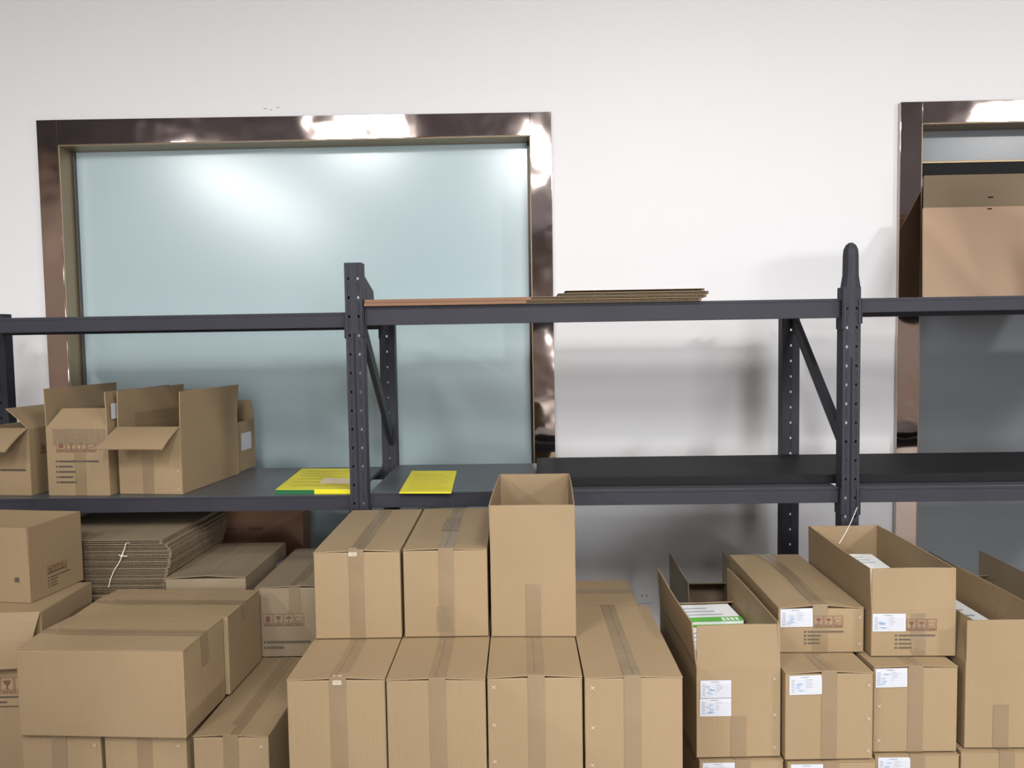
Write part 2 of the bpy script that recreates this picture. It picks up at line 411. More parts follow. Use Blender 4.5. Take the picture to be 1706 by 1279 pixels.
# ------------------------------------------------------------------ storage rack
YF, YR = 3.121, 3.799          # front and rear post faces
RX0, RX1, RX2, RX3 = -2.655, -.699, 1.288, 3.27
ZL, ZU = 1.142, 1.904
rack = empty('storage_rack', (0, YF, 0), 0, 'dark grey perforated steel storage rack with two shelf levels along the white wall', 'rack')
def rp(n, bm, m=STEEL, par=None, bev=.0012):
    bm.transform(Matrix.Translation((0, -YF, 0)) if par is None else Matrix.Identity(4))
    return link(n, fix(bm), m, rack if par is None else par, bev=bev)
def perforated(bm, x, y, w, z0, z1, holes, t=.003, hw=.0075, hh=.010, sgn=1, cols=(-.019, .019), pitch=.076, zs=.04):
    """front plate with real square holes, in columns"""
    xs = [x-w/2]
    for c in cols: xs += [x+c-hw/2, x+c+hw/2]
    xs.append(x+w/2)
    for i in range(0, len(xs)-1):
        a, b = xs[i], xs[i+1]
        if i % 2 == 0: bx(bm, (a, y, z0), (b, y+t, z1)); continue
        z = z0; k = 0
        while True:
            zc = z0+zs+k*pitch
            if zc+hh/2 > z1-.02: bx(bm, (a, y, z), (b, y+t, z1)); break
            bx(bm, (a, y, z), (b, y+t, zc-hh/2)); z = zc+hh/2; k += 1
def post(x, y, ztop, front=True, w=.070, d=.062):
    bm = bmesh.new()
    perforated(bm, x, y-(.03 if front else 0), w, 0, ztop, True, cols=(-.019, .019) if front else (.0,))
    y0 = y-(.03 if front else 0)
    for s in (-1, 1):
        a = x+s*w/2; bx(bm, (min(a, a-s*.003), y0+.003, 0), (max(a, a-s*.003), y0+d, ztop))
        bx(bm, (min(a, a-s*.014), y0+d-.003, 0), (max(a, a-s*.014), y0+d, ztop))
    if front:   # pressed centre rib
        prism(bm, [(x-.004, y0-.0005, .02), (x+.004, y0-.0005, .02), (x, y0-.006, .02)], (0, 0, ztop-.3))
    if front:   # slanting hook slots between the holes
        k = 0
        while .04+k*.076 < ztop-.12:
            zc = .04+k*.076+.036
            for s in (-1, 1):
                pts = [(.010, .022), (.020, .018), (.0235, .008), (.0235, -.016), (.0215, -.016), (.0215, .007), (.0185, .016), (.010, .0195)]
                pts = [(x+s*(a-.001)*1.0, y0-.0006, zc+b) for a, b in pts]
                if s < 0: pts = pts[::-1]
                prism(bm, pts, (0, .002, 0), 1)
            k += 1
    return rp('post', bm, [STEEL, DARK])
for X in (RX0, RX1, RX2, RX3):
    zt = at(600, 437, YF-.03).z if X != RX2 else at(1410, 478, YF-.03).z
    if X != RX2: post(X, YF, zt)
    else: post(X, YF, zt)
    post(X, YR, 1.93, False, w=.075 if X < 0 else .085)
# top of the left post: bent side plate
bm = bmesh.new(); z0 = 1.905; xx = RX1+.0315
prism(bm, [(xx, YF+.03, z0-.02), (xx, YF+.03, z0+.125), (xx, YF+.20, z0+.075), (xx, YF+.215, z0+.03), (xx, YF+.20, z0-.02)], (.004, 0, 0)); rp('side_plate', bm)
# top of the right post: shoulder, neck and rounded cap
x = RX2; zt = at(1410, 478, YF-.03).z; zc = at(1415, 403, YF-.03).z
bm = bmesh.new(); prof = [(.041, zt-.02), (.041, zc-.190), (.036, zc-.160), (.0305, zc-.128), (.0295, zc-.05), (.027, zc-.026), (.019, zc-.009), (.008, zc)]
n = 14; rings = []
for (rr, z) in prof: rings.append([bm.verts.new((x+.004+rr*max(-1, min(1, 1.0*math.cos(2*PI*k/n))), YF-.001+min(rr, .03)*math.sin(2*PI*k/n), z)) for k in range(n)])
for q, s in zip(rings, rings[1:]):
    for k in range(n): bm.faces.new((q[k], q[(k+1) % n], s[(k+1) % n], s[k]))
bm.faces.new(rings[-1]); bm.faces.new(rings[0][::-1])
rp('rounded_cap', bm)
# beams and decks
def beam(x0, x1, y, ztop, h, name='beam'):
    bm = bmesh.new(); t = .035
    bx(bm, (x0, y, ztop-h), (x1, y+t, ztop-.012)); bx(bm, (x0, y+.004, ztop-.012), (x1, y+t, ztop)); 
    rp(name, bm)
BH = {(0, 'U'): .060, (1, 'U'): .076, (2, 'U'): .056, (0, 'L'): .062, (1, 'L'): .062, (2, 'L'): .062}
DZ = {(0, 'U'): -.022, (1, 'U'): 0.0, (2, 'U'): .0, (0, 'L'): -.008, (1, 'L'): 0, (2, 'L'): 0}
bays = [(RX0, RX1), (RX1, RX2), (RX2, RX3)]
for i, (xa, xb) in enumerate(bays):
    for lv, Z in (('U', ZU), ('L', ZL)):
        z = Z+DZ[i, lv]; h = BH[i, lv]
        a, b = xa+.036, xb-.036
        beam(a, b, YF-.006, z, h); beam(a, b, YR-.01, z-.004, .055)
        for s, xc in ((1, a), (-1, b)):        # hooked end connectors on the posts
            bm = bmesh.new(); bx(bm, (min(xc, xc+s*.004), YF-.034, z-h-.045), (max(xc, xc+s*.004), YF+.03, z-.002))
            bx(bm, (min(xc-s*.001, xc-s*.012), YF-.034, z-h-.045), (max(xc-s*.001, xc-s*.012), YF-.0305, z-.002)); rp('beam_connector', bm)
            bm = bmesh.new(); bx(bm, (min(xc-s*.004, xc+s*.004), YR-.004, z-h-.045), (max(xc-s*.004, xc+s*.004), YR-.0005, z+.02)); rp('beam_connector', bm)
        bm = bmesh.new(); bx(bm, (a+.001, YF+.030, z-.016), (b-.001, YR-.012, z-.001)); bx(bm, (a+.001, YF-.002, z-.0005), (b-.001, YR+.02, z+.0008)); rp('shelf_deck', bm, DECK)
# side braces
def brace(X, za, zb, w=.058):
    bm = bmesh.new(); ya, yb = YF+.03, YR+.01
    dv = Vector((0, yb-ya, zb-za)).normalized(); nv = Vector((0, -dv.z, dv.y))*w/2
    A, B = Vector((X, ya, za)), Vector((X, yb, zb))
    prism(bm, [A-nv, B-nv, B+nv, A+nv], (.022, 0, 0)); rp('diagonal_brace', bm)
for X in (RX0, RX1-.012, RX2-.01, RX3):
    if X > 0: brace(X+.006, 1.285, 1.865)
    else: brace(X+.012, 1.86, 1.27)
    brace(X, .28, .55)
    bm = bmesh.new(); bx(bm, (X-.012, YF+.03, 1.87), (X+.012, YR, 1.90)); rp('cross_brace', bm)
# long black board lying on the lower shelves
pa = atz(896, 790, ZL+.04).x
bm = bmesh.new(); bx(bm, (pa, 3.195, ZL+.0012), (RX2+1.7, 3.745, ZL+.040))
bo = link('shelf_board', fix(bm), BOARD, bev=.003); tag(bo, 'long glossy black board lying flat on the lower shelf', 'board')

# ------------------------------------------------------------------ cartons: centre stack
def fm(F, root, sh=0, length=.1, **k): bottom_tape(F, root, 'front', length, sh, **k)
TOPZ = .8085
r, F = carton('sealed cardboard box, leftmost of the three on top of the central stack', (-.697, 2.412, TOPZ), .018, .277, .60, .285, tape_front=.28, tape_full=True, lift=.006)
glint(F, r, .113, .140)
r, F = carton('sealed box with shiny wrinkled tape, middle of the three topping the central stack', (-.411, 2.421, TOPZ), .017, .270, .60, .286, tape_front=.28, tape_full=True, lift=.004)
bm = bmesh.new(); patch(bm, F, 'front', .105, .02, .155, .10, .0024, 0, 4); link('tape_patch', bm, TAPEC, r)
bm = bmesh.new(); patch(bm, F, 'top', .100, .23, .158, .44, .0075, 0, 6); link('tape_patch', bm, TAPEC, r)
r, F = open_carton('tall open cardboard box with upright flaps on top of the central stack', (-.131, 2.424, TOPZ), -.02, .272, .57, .291, {'F': (.0, .135), 'B': (.03, .135), 'L': (.015, .135), 'R': (.01, .135)}, curl=.002)
fm(F, r, .0, .17)
r, F = carton('front-facing sealed cardboard box in the central stack, its tape under the leftmost upper box', (-.702, 2.124, .53), .008, .281, .57, .275, tape_full=True, lift=.006)
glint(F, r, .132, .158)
r, F = carton('sealed cardboard box in the central stack directly under the box with shiny tape', (-.416, 2.12, .53), .010, .281, .57, .275, tape_full=True, lift=.005)
r, F = carton('sealed cardboard box with dented staples directly under the tall open box', (-.130, 2.13, .53), .012, .270, .57, .275, tape_full=True, lift=.007)
staples(F, r, 'front', [(.018, .247), (.018, .137), (.018, .03)])
r, F = carton('sealed cardboard box with dented staples at the right end of the central stack', (.146, 2.126, .53), .018, .277, .58, .275, tape_full=True, lift=.005)
staples(F, r, 'front', [(.022, .245), (.022, .13), (.02, .02)])
p = atz(1000, 1008, .806)
r, F = carton('sealed box turned sideways behind the right end of the central stack', (-.17, 2.728, .53), 0.0, .55, .27, .2755, seam='x', lift=.001)
# ------------------------------------------------------------------ cartons: left stack
r, F = carton('large plain sealed cardboard box lying lengthwise on the left stack, nearest its front', (-1.614, 2.317, .543), -.042, .538, .282, .279, seam='x', lift=.008, tape_front=.1)
r, F = carton('sealed cardboard box lying lengthwise directly behind the large plain one', (-1.606, 2.607, .543), -.032, .552, .290, .276, seam='x', lift=.008, tape_front=.05)
r, F = carton('long low sealed box reaching back beside the central stack', (-1.069, 2.324, .262), 0, .238, .60, .272, lift=.006, tape_front=.24)
staples(F, r, 'front', [(.215, .24)])
r, F = carton('sealed box end-on under the left half of the large plain box', (-1.622, 2.333, .262), -.025, .257, .57, .276, tape_front=.26, lift=.003)
staples(F, r, 'front', [(.238, .245)])
r, F = carton('sealed box end-on under the right half of the large plain box', (-1.352, 2.326, .262), -.02, .262, .57, .276, tape_front=.26, lift=.003)
staples(F, r, 'front', [(.238, .245)])
# ------------------------------------------------------------------ cartons: middle distance, below the shelf
r, F = carton('shade-toned sealed box with red handling marks behind the long low box', (-1.08, 2.927, .535), .015, .32, .56, .277, m=CBS, tape_front=.10, lift=.006, tm=TAPEC)
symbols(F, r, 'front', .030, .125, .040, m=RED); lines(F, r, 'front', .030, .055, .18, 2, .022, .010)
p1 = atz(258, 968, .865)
r, F = carton('shade-toned flat-topped box with a torn front edge beside the bundled cardboard', (-1.43, 2.925, .56), .012, .315, .52, .292, m=CBS, lift=.010, top_tape=False)
bm = bmesh.new(); patch(bm, F, 'right', .37, .16, .46, .235, .0016, 0, 3); tag(link('paper_label', bm, PAPER, r), 'small faded white label')
# tall reddish carton at the wall
r, F = carton('tall reddish-brown carton standing against the wall under the shelf', (at(505, 880, 3.90).x-.60, 3.90, 0), 0, .60, .12, 1.05, m=CBR, top_tape=False, lift=.002)
lines(F, r, 'front', .13, .80, .12, 1, size=.010); lines(F, r, 'front', .32, .80, .07, 1, size=.014)
bm = bmesh.new(); patch(bm, F, 'front', .16, .02, .163, 1.04, .002, 0, 2); link('glued_seam', bm, FLU, r)
# ------------------------------------------------------------------ cartons: far left
r, F = open_carton('open cardboard box with upright flaps and small marks on the far left pile', (-2.079+.30-.42, 2.685+.0185, .852), -.125, .42, .270, .139, {'F': (-.0, .132), 'B': (.0, .132), 'R': (.0, .132), 'L': (0, .132)}, curl=.002)
symbols(F, r, 'right', .085, .078, .024); lines(F, r, 'right', .085, .062, .11, 4, .011, .004)
bm = bmesh.new()
for i in range(5):
    for j in range(5):
        poly(bm, F, 'front', [(.362+i*.0036, .075+j*.0036), (.365+i*.0036, .075+j*.0036), (.365+i*.0036, .078+j*.0036), (.362+i*.0036, .078+j*.0036)], .0020)
link('stamped_mark', bm, BLK, r)
r, F = open_carton('cardboard box with a drooping torn front flap under the far left open box', (-2.262, 2.545, .520), .04, .57, .33, .3295, {'F': (3.0, .185, .12)}, curl=.012)
bm = bmesh.new(); bx(bm, (-.28, -.160, .324), (.28, .160, .3305)); link('top_panel', fix(bm), CB, r)
symbols(F, r, 'front', .37, .045, .048); lines(F, r, 'front', .37, .030, .15, 2, .018, .006)
r, F = carton('low plain box at the bottom of the far left pile', (-2.30, 2.56, .262), .03, .575, .34, .2555, top_tape=False, lift=.001)
# ------------------------------------------------------------------ cartons: right stack
r, F = open_carton('open box full of green and white packs at the left of the right-hand stack', (.510, 2.353, .443), .027, .263, .57, .284, {'F': (-.03, .137), 'B': (-1.1, .09), 'L': (.10, .15), 'R': (-.02, .145)}, curl=.004)
label(F, r, 'front', .012, .192, .096, .056); label(F, r, 'front', .010, .133, .098, .057, .0)
fm(F, r, .0, .13); staples(F, r, 'front', [(.243, .25), (.243, .135), (.243, .03)])
A_root = (r, F)
r, F = carton('half-height sealed box with red marks and white label beside the open green-filled box', (.806, 2.486, .722), -.004, .277, .62, .150, lift=.012, bulge=.004, tb=4, tape_full=True)
label(F, r, 'front', .006, .086, .104, .060, .03); symbols(F, r, 'front', .082, .086, .0315, (1, 2, 3)); lines(F, r, 'front', .082, .069, .125, 4, .0128)
staples(F, r, 'front', [(.262, .118), (.262, .03)])
r, F = carton('sealed labelled box directly under the half-height box', (.780, 2.337, .443), .020, .272, .57, .2765, lift=.008, tape_front=.27)
label(F, r, 'front', .012, .208, .100, .060, .02); staples(F, r, 'front', [(.257, .235), (.257, .13), (.257, .028)])
r, F = open_carton('open box with upright flaps, red marks and a string hanging into it', (1.093, 2.453, .7225), -.008, .268, .57, .150, {'F': (-.02, .137), 'B': (.0, .137), 'L': (.04, .137), 'R': (-.0, .137)}, curl=.004)
label(F, r, 'front', .003, .082, .105, .058); symbols(F, r, 'front', .080, .084, .0315, (1, 2, 3)); lines(F, r, 'front', .075, .066, .125, 4, .0135)
fm(F, r, .015, .14, m=TAPEC)
C1_root = (r, F)
r, F = carton('sealed labelled box directly under the open box with the string', (1.070, 2.380, .443), .012, .262, .57, .275, lift=.004, tape_front=.27)
label(F, r, 'front', .005, .210, .098, .060, .02); staples(F, r, 'front', [(.016, .15), (.016, .04)])
r, F = open_carton('tall unmarked open box at the right edge of the right-hand stack', (1.368, 2.404, .443), .0, .285, .58, .278, {'F': (0, .135), 'B': (0.03, .125), 'L': (-.2, .135), 'R': (.04, .135)}, curl=.003)
fm(F, r, -.03, .14)
D_root = (r, F)
# bottom layer of the right-hand stack
for k, (x, y, rot, w, what) in enumerate([(.517, 2.345, .022, .263, 'open green-filled box'), (.787, 2.335, .012, .272, 'box below the half-height one'), (1.072, 2.372, .008, .264, 'box below the one with the string')]):
    r, F = carton('labelled box cut off at the bottom, under the '+what, (x, y, .165), rot, w, .57, .2735, lift=.001, tape_front=.2)
    label(F, r, 'front', .010, .208, .100, .058)
r, F = carton('plain box cut off by the picture bottom, under the tall unmarked open box', (1.350, 2.39, .165), 0, .29, .58, .2735, lift=.001)
# open boxes in the shade behind the right-hand stack
r, F = open_carton('open box with shade-toned upright side flaps behind the green-filled box', (.650, 3.125, .43), .0, .250, .45, .17, {'F': (.0, .02), 'B': (-1.2, .10), 'L': (.03, .154), 'R': (-.02, .154)}, m=CBS, curl=.003)
r, F = open_carton('open box with shade-toned upright flaps at the wall behind the tall unmarked box', (1.840, 3.05, .43), .0, .235, .50, .17, {'F': (.0, .02), 'B': (-.9, .10), 'L': (.03, .154), 'R': (-.02, .154)}, m=CBS, curl=.003)

# ------------------------------------------------------------------ contents
def pack(lab, root, off, w, d, h, rz, green=True, name='book_pack', grp=None, tilt=0, band=.22):
    loc = root.matrix_basis @ Vector(off) if False else Matrix.Translation(root.location) @ Matrix.Rotation(root.rotation_euler.z, 4, 'Z') @ Vector(off)
    o = empty(name, loc, root.rotation_euler.z+rz, lab, 'book', grp); o.rotation_euler.x = tilt
    bm = bmesh.new(); bx(bm, (-w/2, -d/2, 0), (w/2, d/2, h)); link('page_block', fix(bm), WHT, o, bev=.0015)
    if green:
        bm = bmesh.new(); bx(bm, (-w/2-.001, -d/2-.001, h*.15), (w/2+.001, -d/2+.0005, h*.9)); bx(bm, (-w/2-.001, -d/2-.001, h), (w/2+.001, -d/2+d*band, h+.001)); link('green_cover', fix(bm), GRNL, o)
        bm = bmesh.new()
        for k in range(4): bx(bm, (w*(.16+.075*k), -d/2+d*.03, h+.001), (w*(.16+.075*k)+w*.05, -d/2+d*.16, h+.0016))
        link('cover_lettering', fix(bm), WHT, o)
    bm = bmesh.new()
    for k in range(3):
        bx(bm, (-w*.4, -d/2+d*(.35+.18*k), h), (w*(.25-.1*k), -d/2+d*(.38+.18*k), h+.0008))
    link('cover_print', fix(bm), PGREY, o)
ra = A_root[0]
# stacked packs fill the box up to its rim
hz = .0055
k = 0
for lay in range(4):
    for (yy, hh) in ((-.15, .066), (.10, .066)):
        if lay < 3:
            pack('white book pack stacked inside the open green-filled box', ra, (.0, yy, hz+lay*.067), .235, .23, .066, 0, False, grp='book packs inside the green-filled box')
pack('green and white book pack on top inside the open green-filled box', ra, (.005, .125, hz+3*.067), .215, .18, .108, .04, True, name='book_pack')
pack('grey-white book pack in front of the green one in the open box', ra, (-.01, -.10, hz+3*.067), .215, .20, .100, -.03, False, name='book_pack')
rc = C1_root[0]
pack('white book pack inside the open box with the string', rc, (.020, .08, .006), .15, .26, .135, .04, False)
pack('white book pack on top inside the open box with the string', rc, (.015, .11, .142), .11, .18, .055, -.05, False)
rd = D_root[0]
pack('white book pack deep inside the tall unmarked open box', rd, (.050, .09, .006), .11, .3, .298, .0, False)
# ------------------------------------------------------------------ boxes on the lower shelf
SZ = ZL+DZ[0, 'L']+.0015
r, F = open_carton('open box on the shelf with a bright front flap folded outward', (-1.738, 3.192, SZ), -.103, .283, .50, .282, {'F': (2.1, .150, -.0), 'L': (-.05, .155), 'R': (.06, .150), 'B': (-.1, .13)}, curl=.005)
fm(F, r, -.01, .20); staples(F, r, 'front', [(.268, .1), (.268, .02)])
r, F = open_carton('cardboard box on the shelf printed with red marks, its tall side flaps standing', (-2.030, 3.170, SZ), -.065, .272, .50, .286, {'F': (-.75, .105, .22), 'L': (.0, .165), 'R': (.0, .150)}, curl=.004)
symbols(F, r, 'front', .045, .185, .044); lines(F, r, 'front', .040, .142, .185, 5, .022, .0075)
bm = bmesh.new(); patch(bm, F, 'front', .03, .215, .265, .283, .0022, 0, 6); tag(link('clear_tape', bm, TAPEC, r), 'wrinkled shiny clear tape')
fm(F, r, .01, .2)
F2 = Faces(.272, .50, .40, 0); bm = bmesh.new(); patch(bm, F2, 'right', .02, .32, .13, .385, .0075, 0, 2); tag(link('paper_label', bm, PAPER, r), 'white label stuck on the raised flap')
r, F = open_carton('half-open box on the shelf cut off by the left picture edge', (-2.375, 3.205, SZ), -.12, .272, .48, .284, {'F': (2.15, .150), 'R': (-.85, .13), 'B': (-1.0, .12)}, curl=.004)
lines(F, r, 'front', .12, .105, .13, 1, size=.008); symbols(F, r, 'right', .06, .17, .035, (0, 1))
r, F = open_carton('box with a clear-taped label behind the box with the outward flap', (-1.700, 3.715, SZ), -.05, .28, .20, .245, {'B': (-.3, .10)}, curl=.003)
bm = bmesh.new(); patch(bm, F, 'right', .03, .10, .15, .185, .0015, 0, 2); tag(link('paper_label', bm, PAPER, r), 'grey-white label under clear tape')
# ------------------------------------------------------------------ yellow papers
def slab(name, lab, cat, c, h, m, z, bev=.001):
    """c: four plan corners (front-left, front-right, rear-right, rear-left)"""
    cx = sum(p[0] for p in c)/4; cy = sum(p[1] for p in c)/4
    root = empty(name, (cx, cy, z), 0, lab, cat)
    bm = bmesh.new(); prism(bm, [(p[0]-cx, p[1]-cy, 0) for p in c], (0, 0, h)); return root, bm, cx, cy
zz = ZL-.008+.001
c = [atz(459, 823, zz), atz(584, 823, zz), atz(588, 787, zz), atz(503, 787, zz)]
root, bm, cx, cy = slab('yellow_folder', 'thick yellow folder with a green spine lying on the shelf left of the post', 'folder', c, .020, YEL, zz)
link('folder_body', fix(bm), YEL, root, bev=.002)
fl, fr = Vector((c[0].x-cx, c[0].y-cy, 0)), Vector((c[1].x-cx, c[1].y-cy, 0)); dv = (fr-fl)
bm = bmesh.new(); prism(bm, [fl+Vector((0, -.0015, .0)), fl+dv*.52+Vector((0, -.0015, 0)), fl+dv*.52+Vector((0, -.0015, .0185)), fl+Vector((0, -.0015, .0185))], (0, .002, 0)); tag(link('green_spine', fix(bm), GRN, root), 'dark green spine')
bl = Vector((c[3].x-cx, c[3].y-cy, 0)); ev = bl-fl
def onq(u, v, e): return fl+dv*u+ev*v+Vector((0, 0, .0205+e))
bm = bmesh.new()
for v in (.16, .3, .45, .6, .72, .84): bm.faces.new([bm.verts.new(onq(a, b, 0)) for a, b in ((.12, v), (.72+.2*math.sin(v*9), v), (.72+.2*math.sin(v*9), v+.025), (.12, v+.025))])
link('folder_print', bm, YELD, root)
bm = bmesh.new(); bm.faces.new([bm.verts.new(onq(a, b, .0004)) for a, b in ((.5, .24), (.93, .24), (.90, .46), (.5, .50))]); tag(link('title_label', bm, PINK, root), 'pale title label')
zz = ZL+.0012
c = [atz(665, 822, zz), atz(752, 822, zz), atz(761, 786, zz), atz(686, 786, zz)]
root, bm, cx, cy = slab('yellow_paper_pad', 'thin yellow paper pad with faint lines on the shelf right of the post', 'paper', c, .006, YEL, zz)
link('paper_sheets', fix(bm), YEL, root, bev=.001)
fl = Vector((c[0].x-cx, c[0].y-cy, 0)); dv = Vector((c[1].x-c[0].x, c[1].y-c[0].y, 0)); ev = Vector((c[3].x-c[0].x, c[3].y-c[0].y, 0))
bm = bmesh.new()
for k in range(9):
    v = .12+k*.085; bm.faces.new([bm.verts.new(fl+dv*a+ev*b+Vector((0, 0, .0064))) for a, b in ((.12, v), (.90-.12*(k % 3 == 2), v), (.90-.12*(k % 3 == 2), v+.016), (.12, v+.016))])
link('printed_lines', bm, YELD, root)

# ------------------------------------------------------------------ flattened cartons
def flat_sheet(lab, x0, x1, y0, y1, z, th, grp=None, rot=0, m=CB, plies=2, pitch=.009, smooth_to=None, left_flute=False):
    w, d = x1-x0, y1-y0; cx, cy = (x0+x1)/2, (y0+y1)/2
    root = empty('flattened_carton', (cx, cy, z), rot, lab, 'cardboard', grp)
    bm = bmesh.new(); lt = th*.12
    for k in range(plies+1):
        zz = (th-lt)*k/plies; bx(bm, (-w/2, -d/2, zz), (w/2, d/2, zz+lt))
    link('liner_sheets', fix(bm), m, root)
    bm = bmesh.new(); gap = (th-lt)/plies-lt
    sx = -w/2 if smooth_to is None else smooth_to-cx
    for k in range(plies):
        z0 = (th-lt)*k/plies+lt; n = int((w/2-sx)/pitch*2); prev = None
        bx(bm, (-w/2+.012, -d/2+.012, z0), (w/2-.012, d/2-.012, z0+gap))
        for i in range(n+1):
            xx = sx+(w/2-sx)*i/n; zi = z0+(gap if i % 2 else 0)
            row = (bm.verts.new((xx, -d/2, zi)), bm.verts.new((xx, -d/2+.012, zi)))
            if prev: bm.faces.new((prev[0], row[0], row[1], prev[1]))
            prev = row
        n = int(d/pitch*2); prev = None
        for i in range(n+1):      # right-hand end
            yy = -d/2+d*i/n; zi = z0+(gap if i % 2 else 0)
            row = (bm.verts.new((w/2, yy, zi)), bm.verts.new((w/2-.012, yy, zi)))
            if prev: bm.faces.new((prev[0], row[0], row[1], prev[1]))
            prev = row
    link('fluting', bm, FLU, root)
    if smooth_to is not None:
        bm = bmesh.new(); bx(bm, (-w/2, -d/2-.001, 0), (sx, -d/2+.002, th)); tag(link('folded_edge', fix(bm), CBR, root), 'smooth folded reddish-brown edge')
    return root
# bundle under the shelf
zb = .785; n = 13; th = .0133
xr0 = -1.43
for k in range(n):
    jx = [.0, .004, .002, .008, .010, .016, .018, .024, .030, .028, .034, .036, .03][k]-.022
    flat_sheet('folded carton in the string-tied cardboard bundle under the shelf', -2.02, xr0+jx, 2.962+rnd.uniform(-.004, .004), 3.52, zb+k*(th+.0006), th, 'folded cartons of the tied bundle', m=CBS)
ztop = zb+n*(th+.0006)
flat_sheet('folded carton lying loose on the tied cardboard bundle, lower of two', -2.02, xr0+.0, 2.958, 3.52, ztop+.001, .012, m=CBS)
flat_sheet('folded carton topmost on the tied cardboard bundle, shade toned', -2.02, xr0-.02, 2.955, 3.50, ztop+.0145, .017, m=CBS, rot=.0)
flat_sheet('folded carton under the tied bundle, jutting forward', -2.0, -1.50, 2.93, 3.45, .765, .014, m=CBS)
r, F = carton('shade-toned closed box supporting the tied cardboard bundle', (-1.81, 2.945, .47), 0, .345, .54, .29, m=CBS, top_tape=False)
# string round the bundle
a = at(210, 905, 2.948); b = at(204, 925, 2.953); c_ = at(190, 950, 2.953); d_ = at(181, 978, 2.953)
bm = bmesh.new(); tube(bm, [a+Vector((.01, .01, .0)), a, b, (b+c_)/2+Vector((.003, 0, 0)), c_, (c_+d_)/2+Vector((-.003, 0, 0)), d_], .0018)
for dx, dz in ((.022, -.002), (-.012, .004), (.008, .018), (-.006, -.012)): tube(bm, [b+Vector((0, -.003, 0)), b+Vector((dx*.5, -.008, dz*.5)), b+Vector((dx, -.004, dz))], .0016)
bmesh.ops.create_icosphere(bm, subdivisions=1, radius=.005, matrix=Matrix.Translation(b+Vector((0, -.003, 0))))
tag(link('tying_string', fix(bm), STR), 'white string knotted round the cardboard bundle', 'string')
# string on the right post hanging into the open box
a = at(1428, 845, 3.084); b = at(1398, 905, 2.80)
bm = bmesh.new(); pts = []
for k in range(9):
    t = k/8; p = a.lerp(b, t); p.z -= .010*math.sin(PI*t); pts.append(p)
tube(bm, pts, .0016); tag(link('hanging_string', fix(bm), STR), 'thin white string hanging from the rack post into the open box', 'string')
# cardboard on the upper shelf
xs = max(at(607, 500, 3.11).x, -.6620); xe = at(1176, 495, 3.11).x; xm = at(885, 497, 3.11).x; xt = at(942, 484, 3.11).x
flat_sheet('long flattened carton lowest on the upper shelf, smooth folded front edge', xs, xe-.02, 3.10, 3.70, ZU+.0012, .013, smooth_to=xm-.02, m=CB)
flat_sheet('long flattened carton second from the bottom on the upper shelf', xs+.004, xe+.0, 3.098, 3.68, ZU+.015, .012, smooth_to=xm, m=CB)
flat_sheet('shorter flattened carton third in the pile on the upper shelf', xt-.03, xe+.01, 3.105, 3.66, ZU+.0278, .012, m=CBS)
flat_sheet('pale-edged flattened carton topmost on the upper shelf', xt, xe-.005, 3.11, 3.62, ZU+.0405, .010, m=CB, plies=1)
# large flattened cartons leaning from the back of the upper shelf into the window recess
def leaning(lab, pxl, ytop, y0, y1, th, m, width=.95):
    b0 = at(pxl, 505, y0); z0 = ZU+.0012; t0 = at(pxl, ytop, y1)
    root = empty('leaning_cardboard', (b0.x, y0, z0), 0, lab, 'cardboard')
    lean = Vector((t0.x-b0.x, y1-y0, t0.z-z0)); th3 = Vector((0, lean.z, -lean.y)).normalized()*th
    bm = bmesh.new(); prism(bm, [Vector((0, 0, 0)), Vector((width, 0, 0)), lean+Vector((width, 0, 0)), lean], th3); link('cardboard_panel', fix(bm), m, root, bev=.001)
    return root, lean
r, ln = leaning('large tan flattened carton leaning from the upper shelf into the dark window', 1538, 346, 3.70, 4.02, .012, CBL)
bm = bmesh.new(); nn = Vector((0, -ln.z, ln.y)).normalized()*.001
p = ln*.97+Vector((.335, 0, 0))+nn; bx(bm, p-Vector((.011, .0005, .004)), p+Vector((.011, .0015, .004))); link('hand_slot', fix(bm), DARK, r)
r, ln = leaning('darker carton panel standing taller behind the tan leaning one at the dark window', 1539, 292, 3.78, 4.20, .010, CBS)
bm = bmesh.new(); nn = Vector((0, -ln.z, ln.y)).normalized()*.001
p = ln*.80+Vector((.345, 0, 0))+nn; bx(bm, p-Vector((.013, .0005, .006)), p+Vector((.013, .0015, .006))); link('hand_slot', fix(bm), DARK, r)
r, F = carton('tall unseen box farther along the upper shelf, casting the wall shadow', (2.16, 3.19, ZU+.0015), 0, .36, .10, .66, m=CB)  # unseen box added to cast the shadow beside the dark window

# unseen pile of cartons added beside the camera to shade the left stacks
for k in range(3):
    carton('big unseen carton, added in a tall pile to shade the left stacks', (-2.0, .45, k*.505), 0, 1.0, .7, .50, bulge=0, hidden=True, group='added cartons shading the left stacks')
# ------------------------------------------------------------------ hidden lower layers (carry the stacks)
sup = [(-.70, 2.13, .265, .281, .57, .263), (-.415, 2.13, .265, .281, .57, .263), (-.13, 2.13, .265, .27, .57, .263), (.145, 2.13, .265, .277, .57, .263),
       (-.70, 2.13, .0, .281, .57, .263), (-.415, 2.13, .0, .281, .57, .263), (-.13, 2.13, .0, .27, .57, .263), (.145, 2.13, .0, .277, .57, .263),
       (-1.07, 2.33, 0, .238, .57, .26), (-1.62, 2.32, 0, .257, .57, .26), (-1.345, 2.32, 0, .262, .57, .26)]
BASE = [(-.72, 2.72, 0, .54, .33, .803, 'carrying the rear of the central stack'), (-.17, 2.72, 0, .55, .33, .528, 'at the foot of the sideways box'),
        (-1.08, 2.935, 0, .32, .55, .532, 'beneath the box with red marks'), (-1.43, 2.935, 0, .32, .51, .557, 'beneath the torn-edged shade-toned box'),
        (-1.81, 2.945, 0, .345, .54, .467, 'at the foot of the cardboard bundle')]
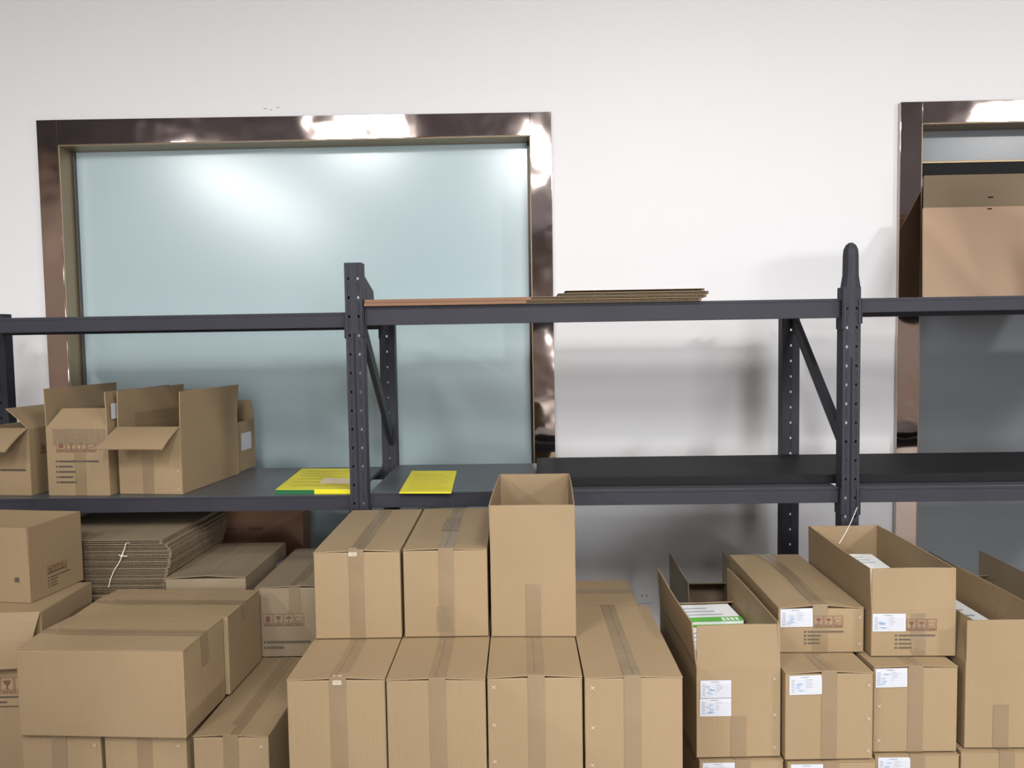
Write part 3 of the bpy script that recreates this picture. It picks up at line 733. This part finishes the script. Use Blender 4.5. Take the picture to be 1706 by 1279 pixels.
for x, y, z, w, d, h in sup:
    carton('plain cardboard box low in the stacks, hidden below the picture', (x, y, z), 0, w, d, h, bulge=0, hidden=True, group='hidden lower boxes')
for x, y, z, w, d, h, t in BASE:
    carton('tall plain carton '+t, (x, y, z), 0, w, d, h, bulge=0, hidden=True)
carton('low box under the far left pile', (-2.30, 2.57, 0), .03, .565, .34, .261, bulge=0, hidden=True)
for k, x in enumerate((.517, .787, 1.072, 1.350)):
    carton('plain cardboard box low in the stacks, hidden below the picture', (x, 2.37, 0), 0, .262, .56, .163, bulge=0, hidden=True, group='hidden lower boxes')
for x, y, w, h in ((.655, 3.125, .24, .428), (1.845, 3.05, .225, .428)):
    carton('plain carton carrying an open box behind the right-hand stack', (x, y+.01, 0), 0, w, .43, h, bulge=0, hidden=True, group='cartons behind the right-hand stack')

# ------------------------------------------------------------------ lights: rows of ceiling strips
def strip(x, y, L, power, w=.35, lab=''):
    fx = empty('strip_light', (x, y, ZC), 0, 'white ceiling strip light '+lab, 'light')
    bm = bmesh.new(); bx(bm, (-w/2, -L/2, -.05), (w/2, L/2, 0)); link('lamp_housing', fix(bm), WHT, fx)
    ld = bpy.data.lights.new('strip_lamp', 'AREA'); ld.shape = 'RECTANGLE'; ld.size = w; ld.size_y = L; ld.energy = power; ld.color = (1.0, .985, .97)
    lo = bpy.data.objects.new('strip_lamp', ld); C.objects.link(lo); lo.location = (x, y, ZC-.06)
strip(-4.5, -5.0, 6.5, 400, .22, lab='over the left aisle')
strip(-2.0, -.9, 1.0, 95, .8, lab='over the near left')
strip(0.1, -2.1, 1.6, 150, .25, lab='over the middle')
strip(1.0, .8, .9, 58, .9, lab='added over the boxes to brighten their tops')  # unseen lamp added to brighten the box tops
strip(5.7, -.8, .6, 250, .6, lab='over the near right')
strip(2.0, -7.0, 5.0, 140, .25, lab='over the right aisle')
ld = bpy.data.lights.new('rear_fill_light', 'AREA'); ld.shape = 'RECTANGLE'; ld.size = 5; ld.size_y = 2.6; ld.energy = 545; ld.color = (.97, .98, 1.0)  # added fill light at the rear wall, which has no doorway
lo = bpy.data.objects.new('rear_fill_light', ld); C.objects.link(lo); lo.location = (3.5, YB+.15, 2.4); lo.rotation_euler = (PI/2, 0, 0)
w = bpy.data.worlds.new('world'); bpy.context.scene.world = w; w.use_nodes = True
w.node_tree.nodes['Background'].inputs[0].default_value = (.9, .92, 1, 1); w.node_tree.nodes['Background'].inputs[1].default_value = .15

sc = bpy.context.scene
sc.view_settings.view_transform = 'Standard'; sc.view_settings.look = 'None'; sc.view_settings.gamma = 1; sc.view_settings.use_curve_mapping = False
sc.view_settings.exposure = 0.47
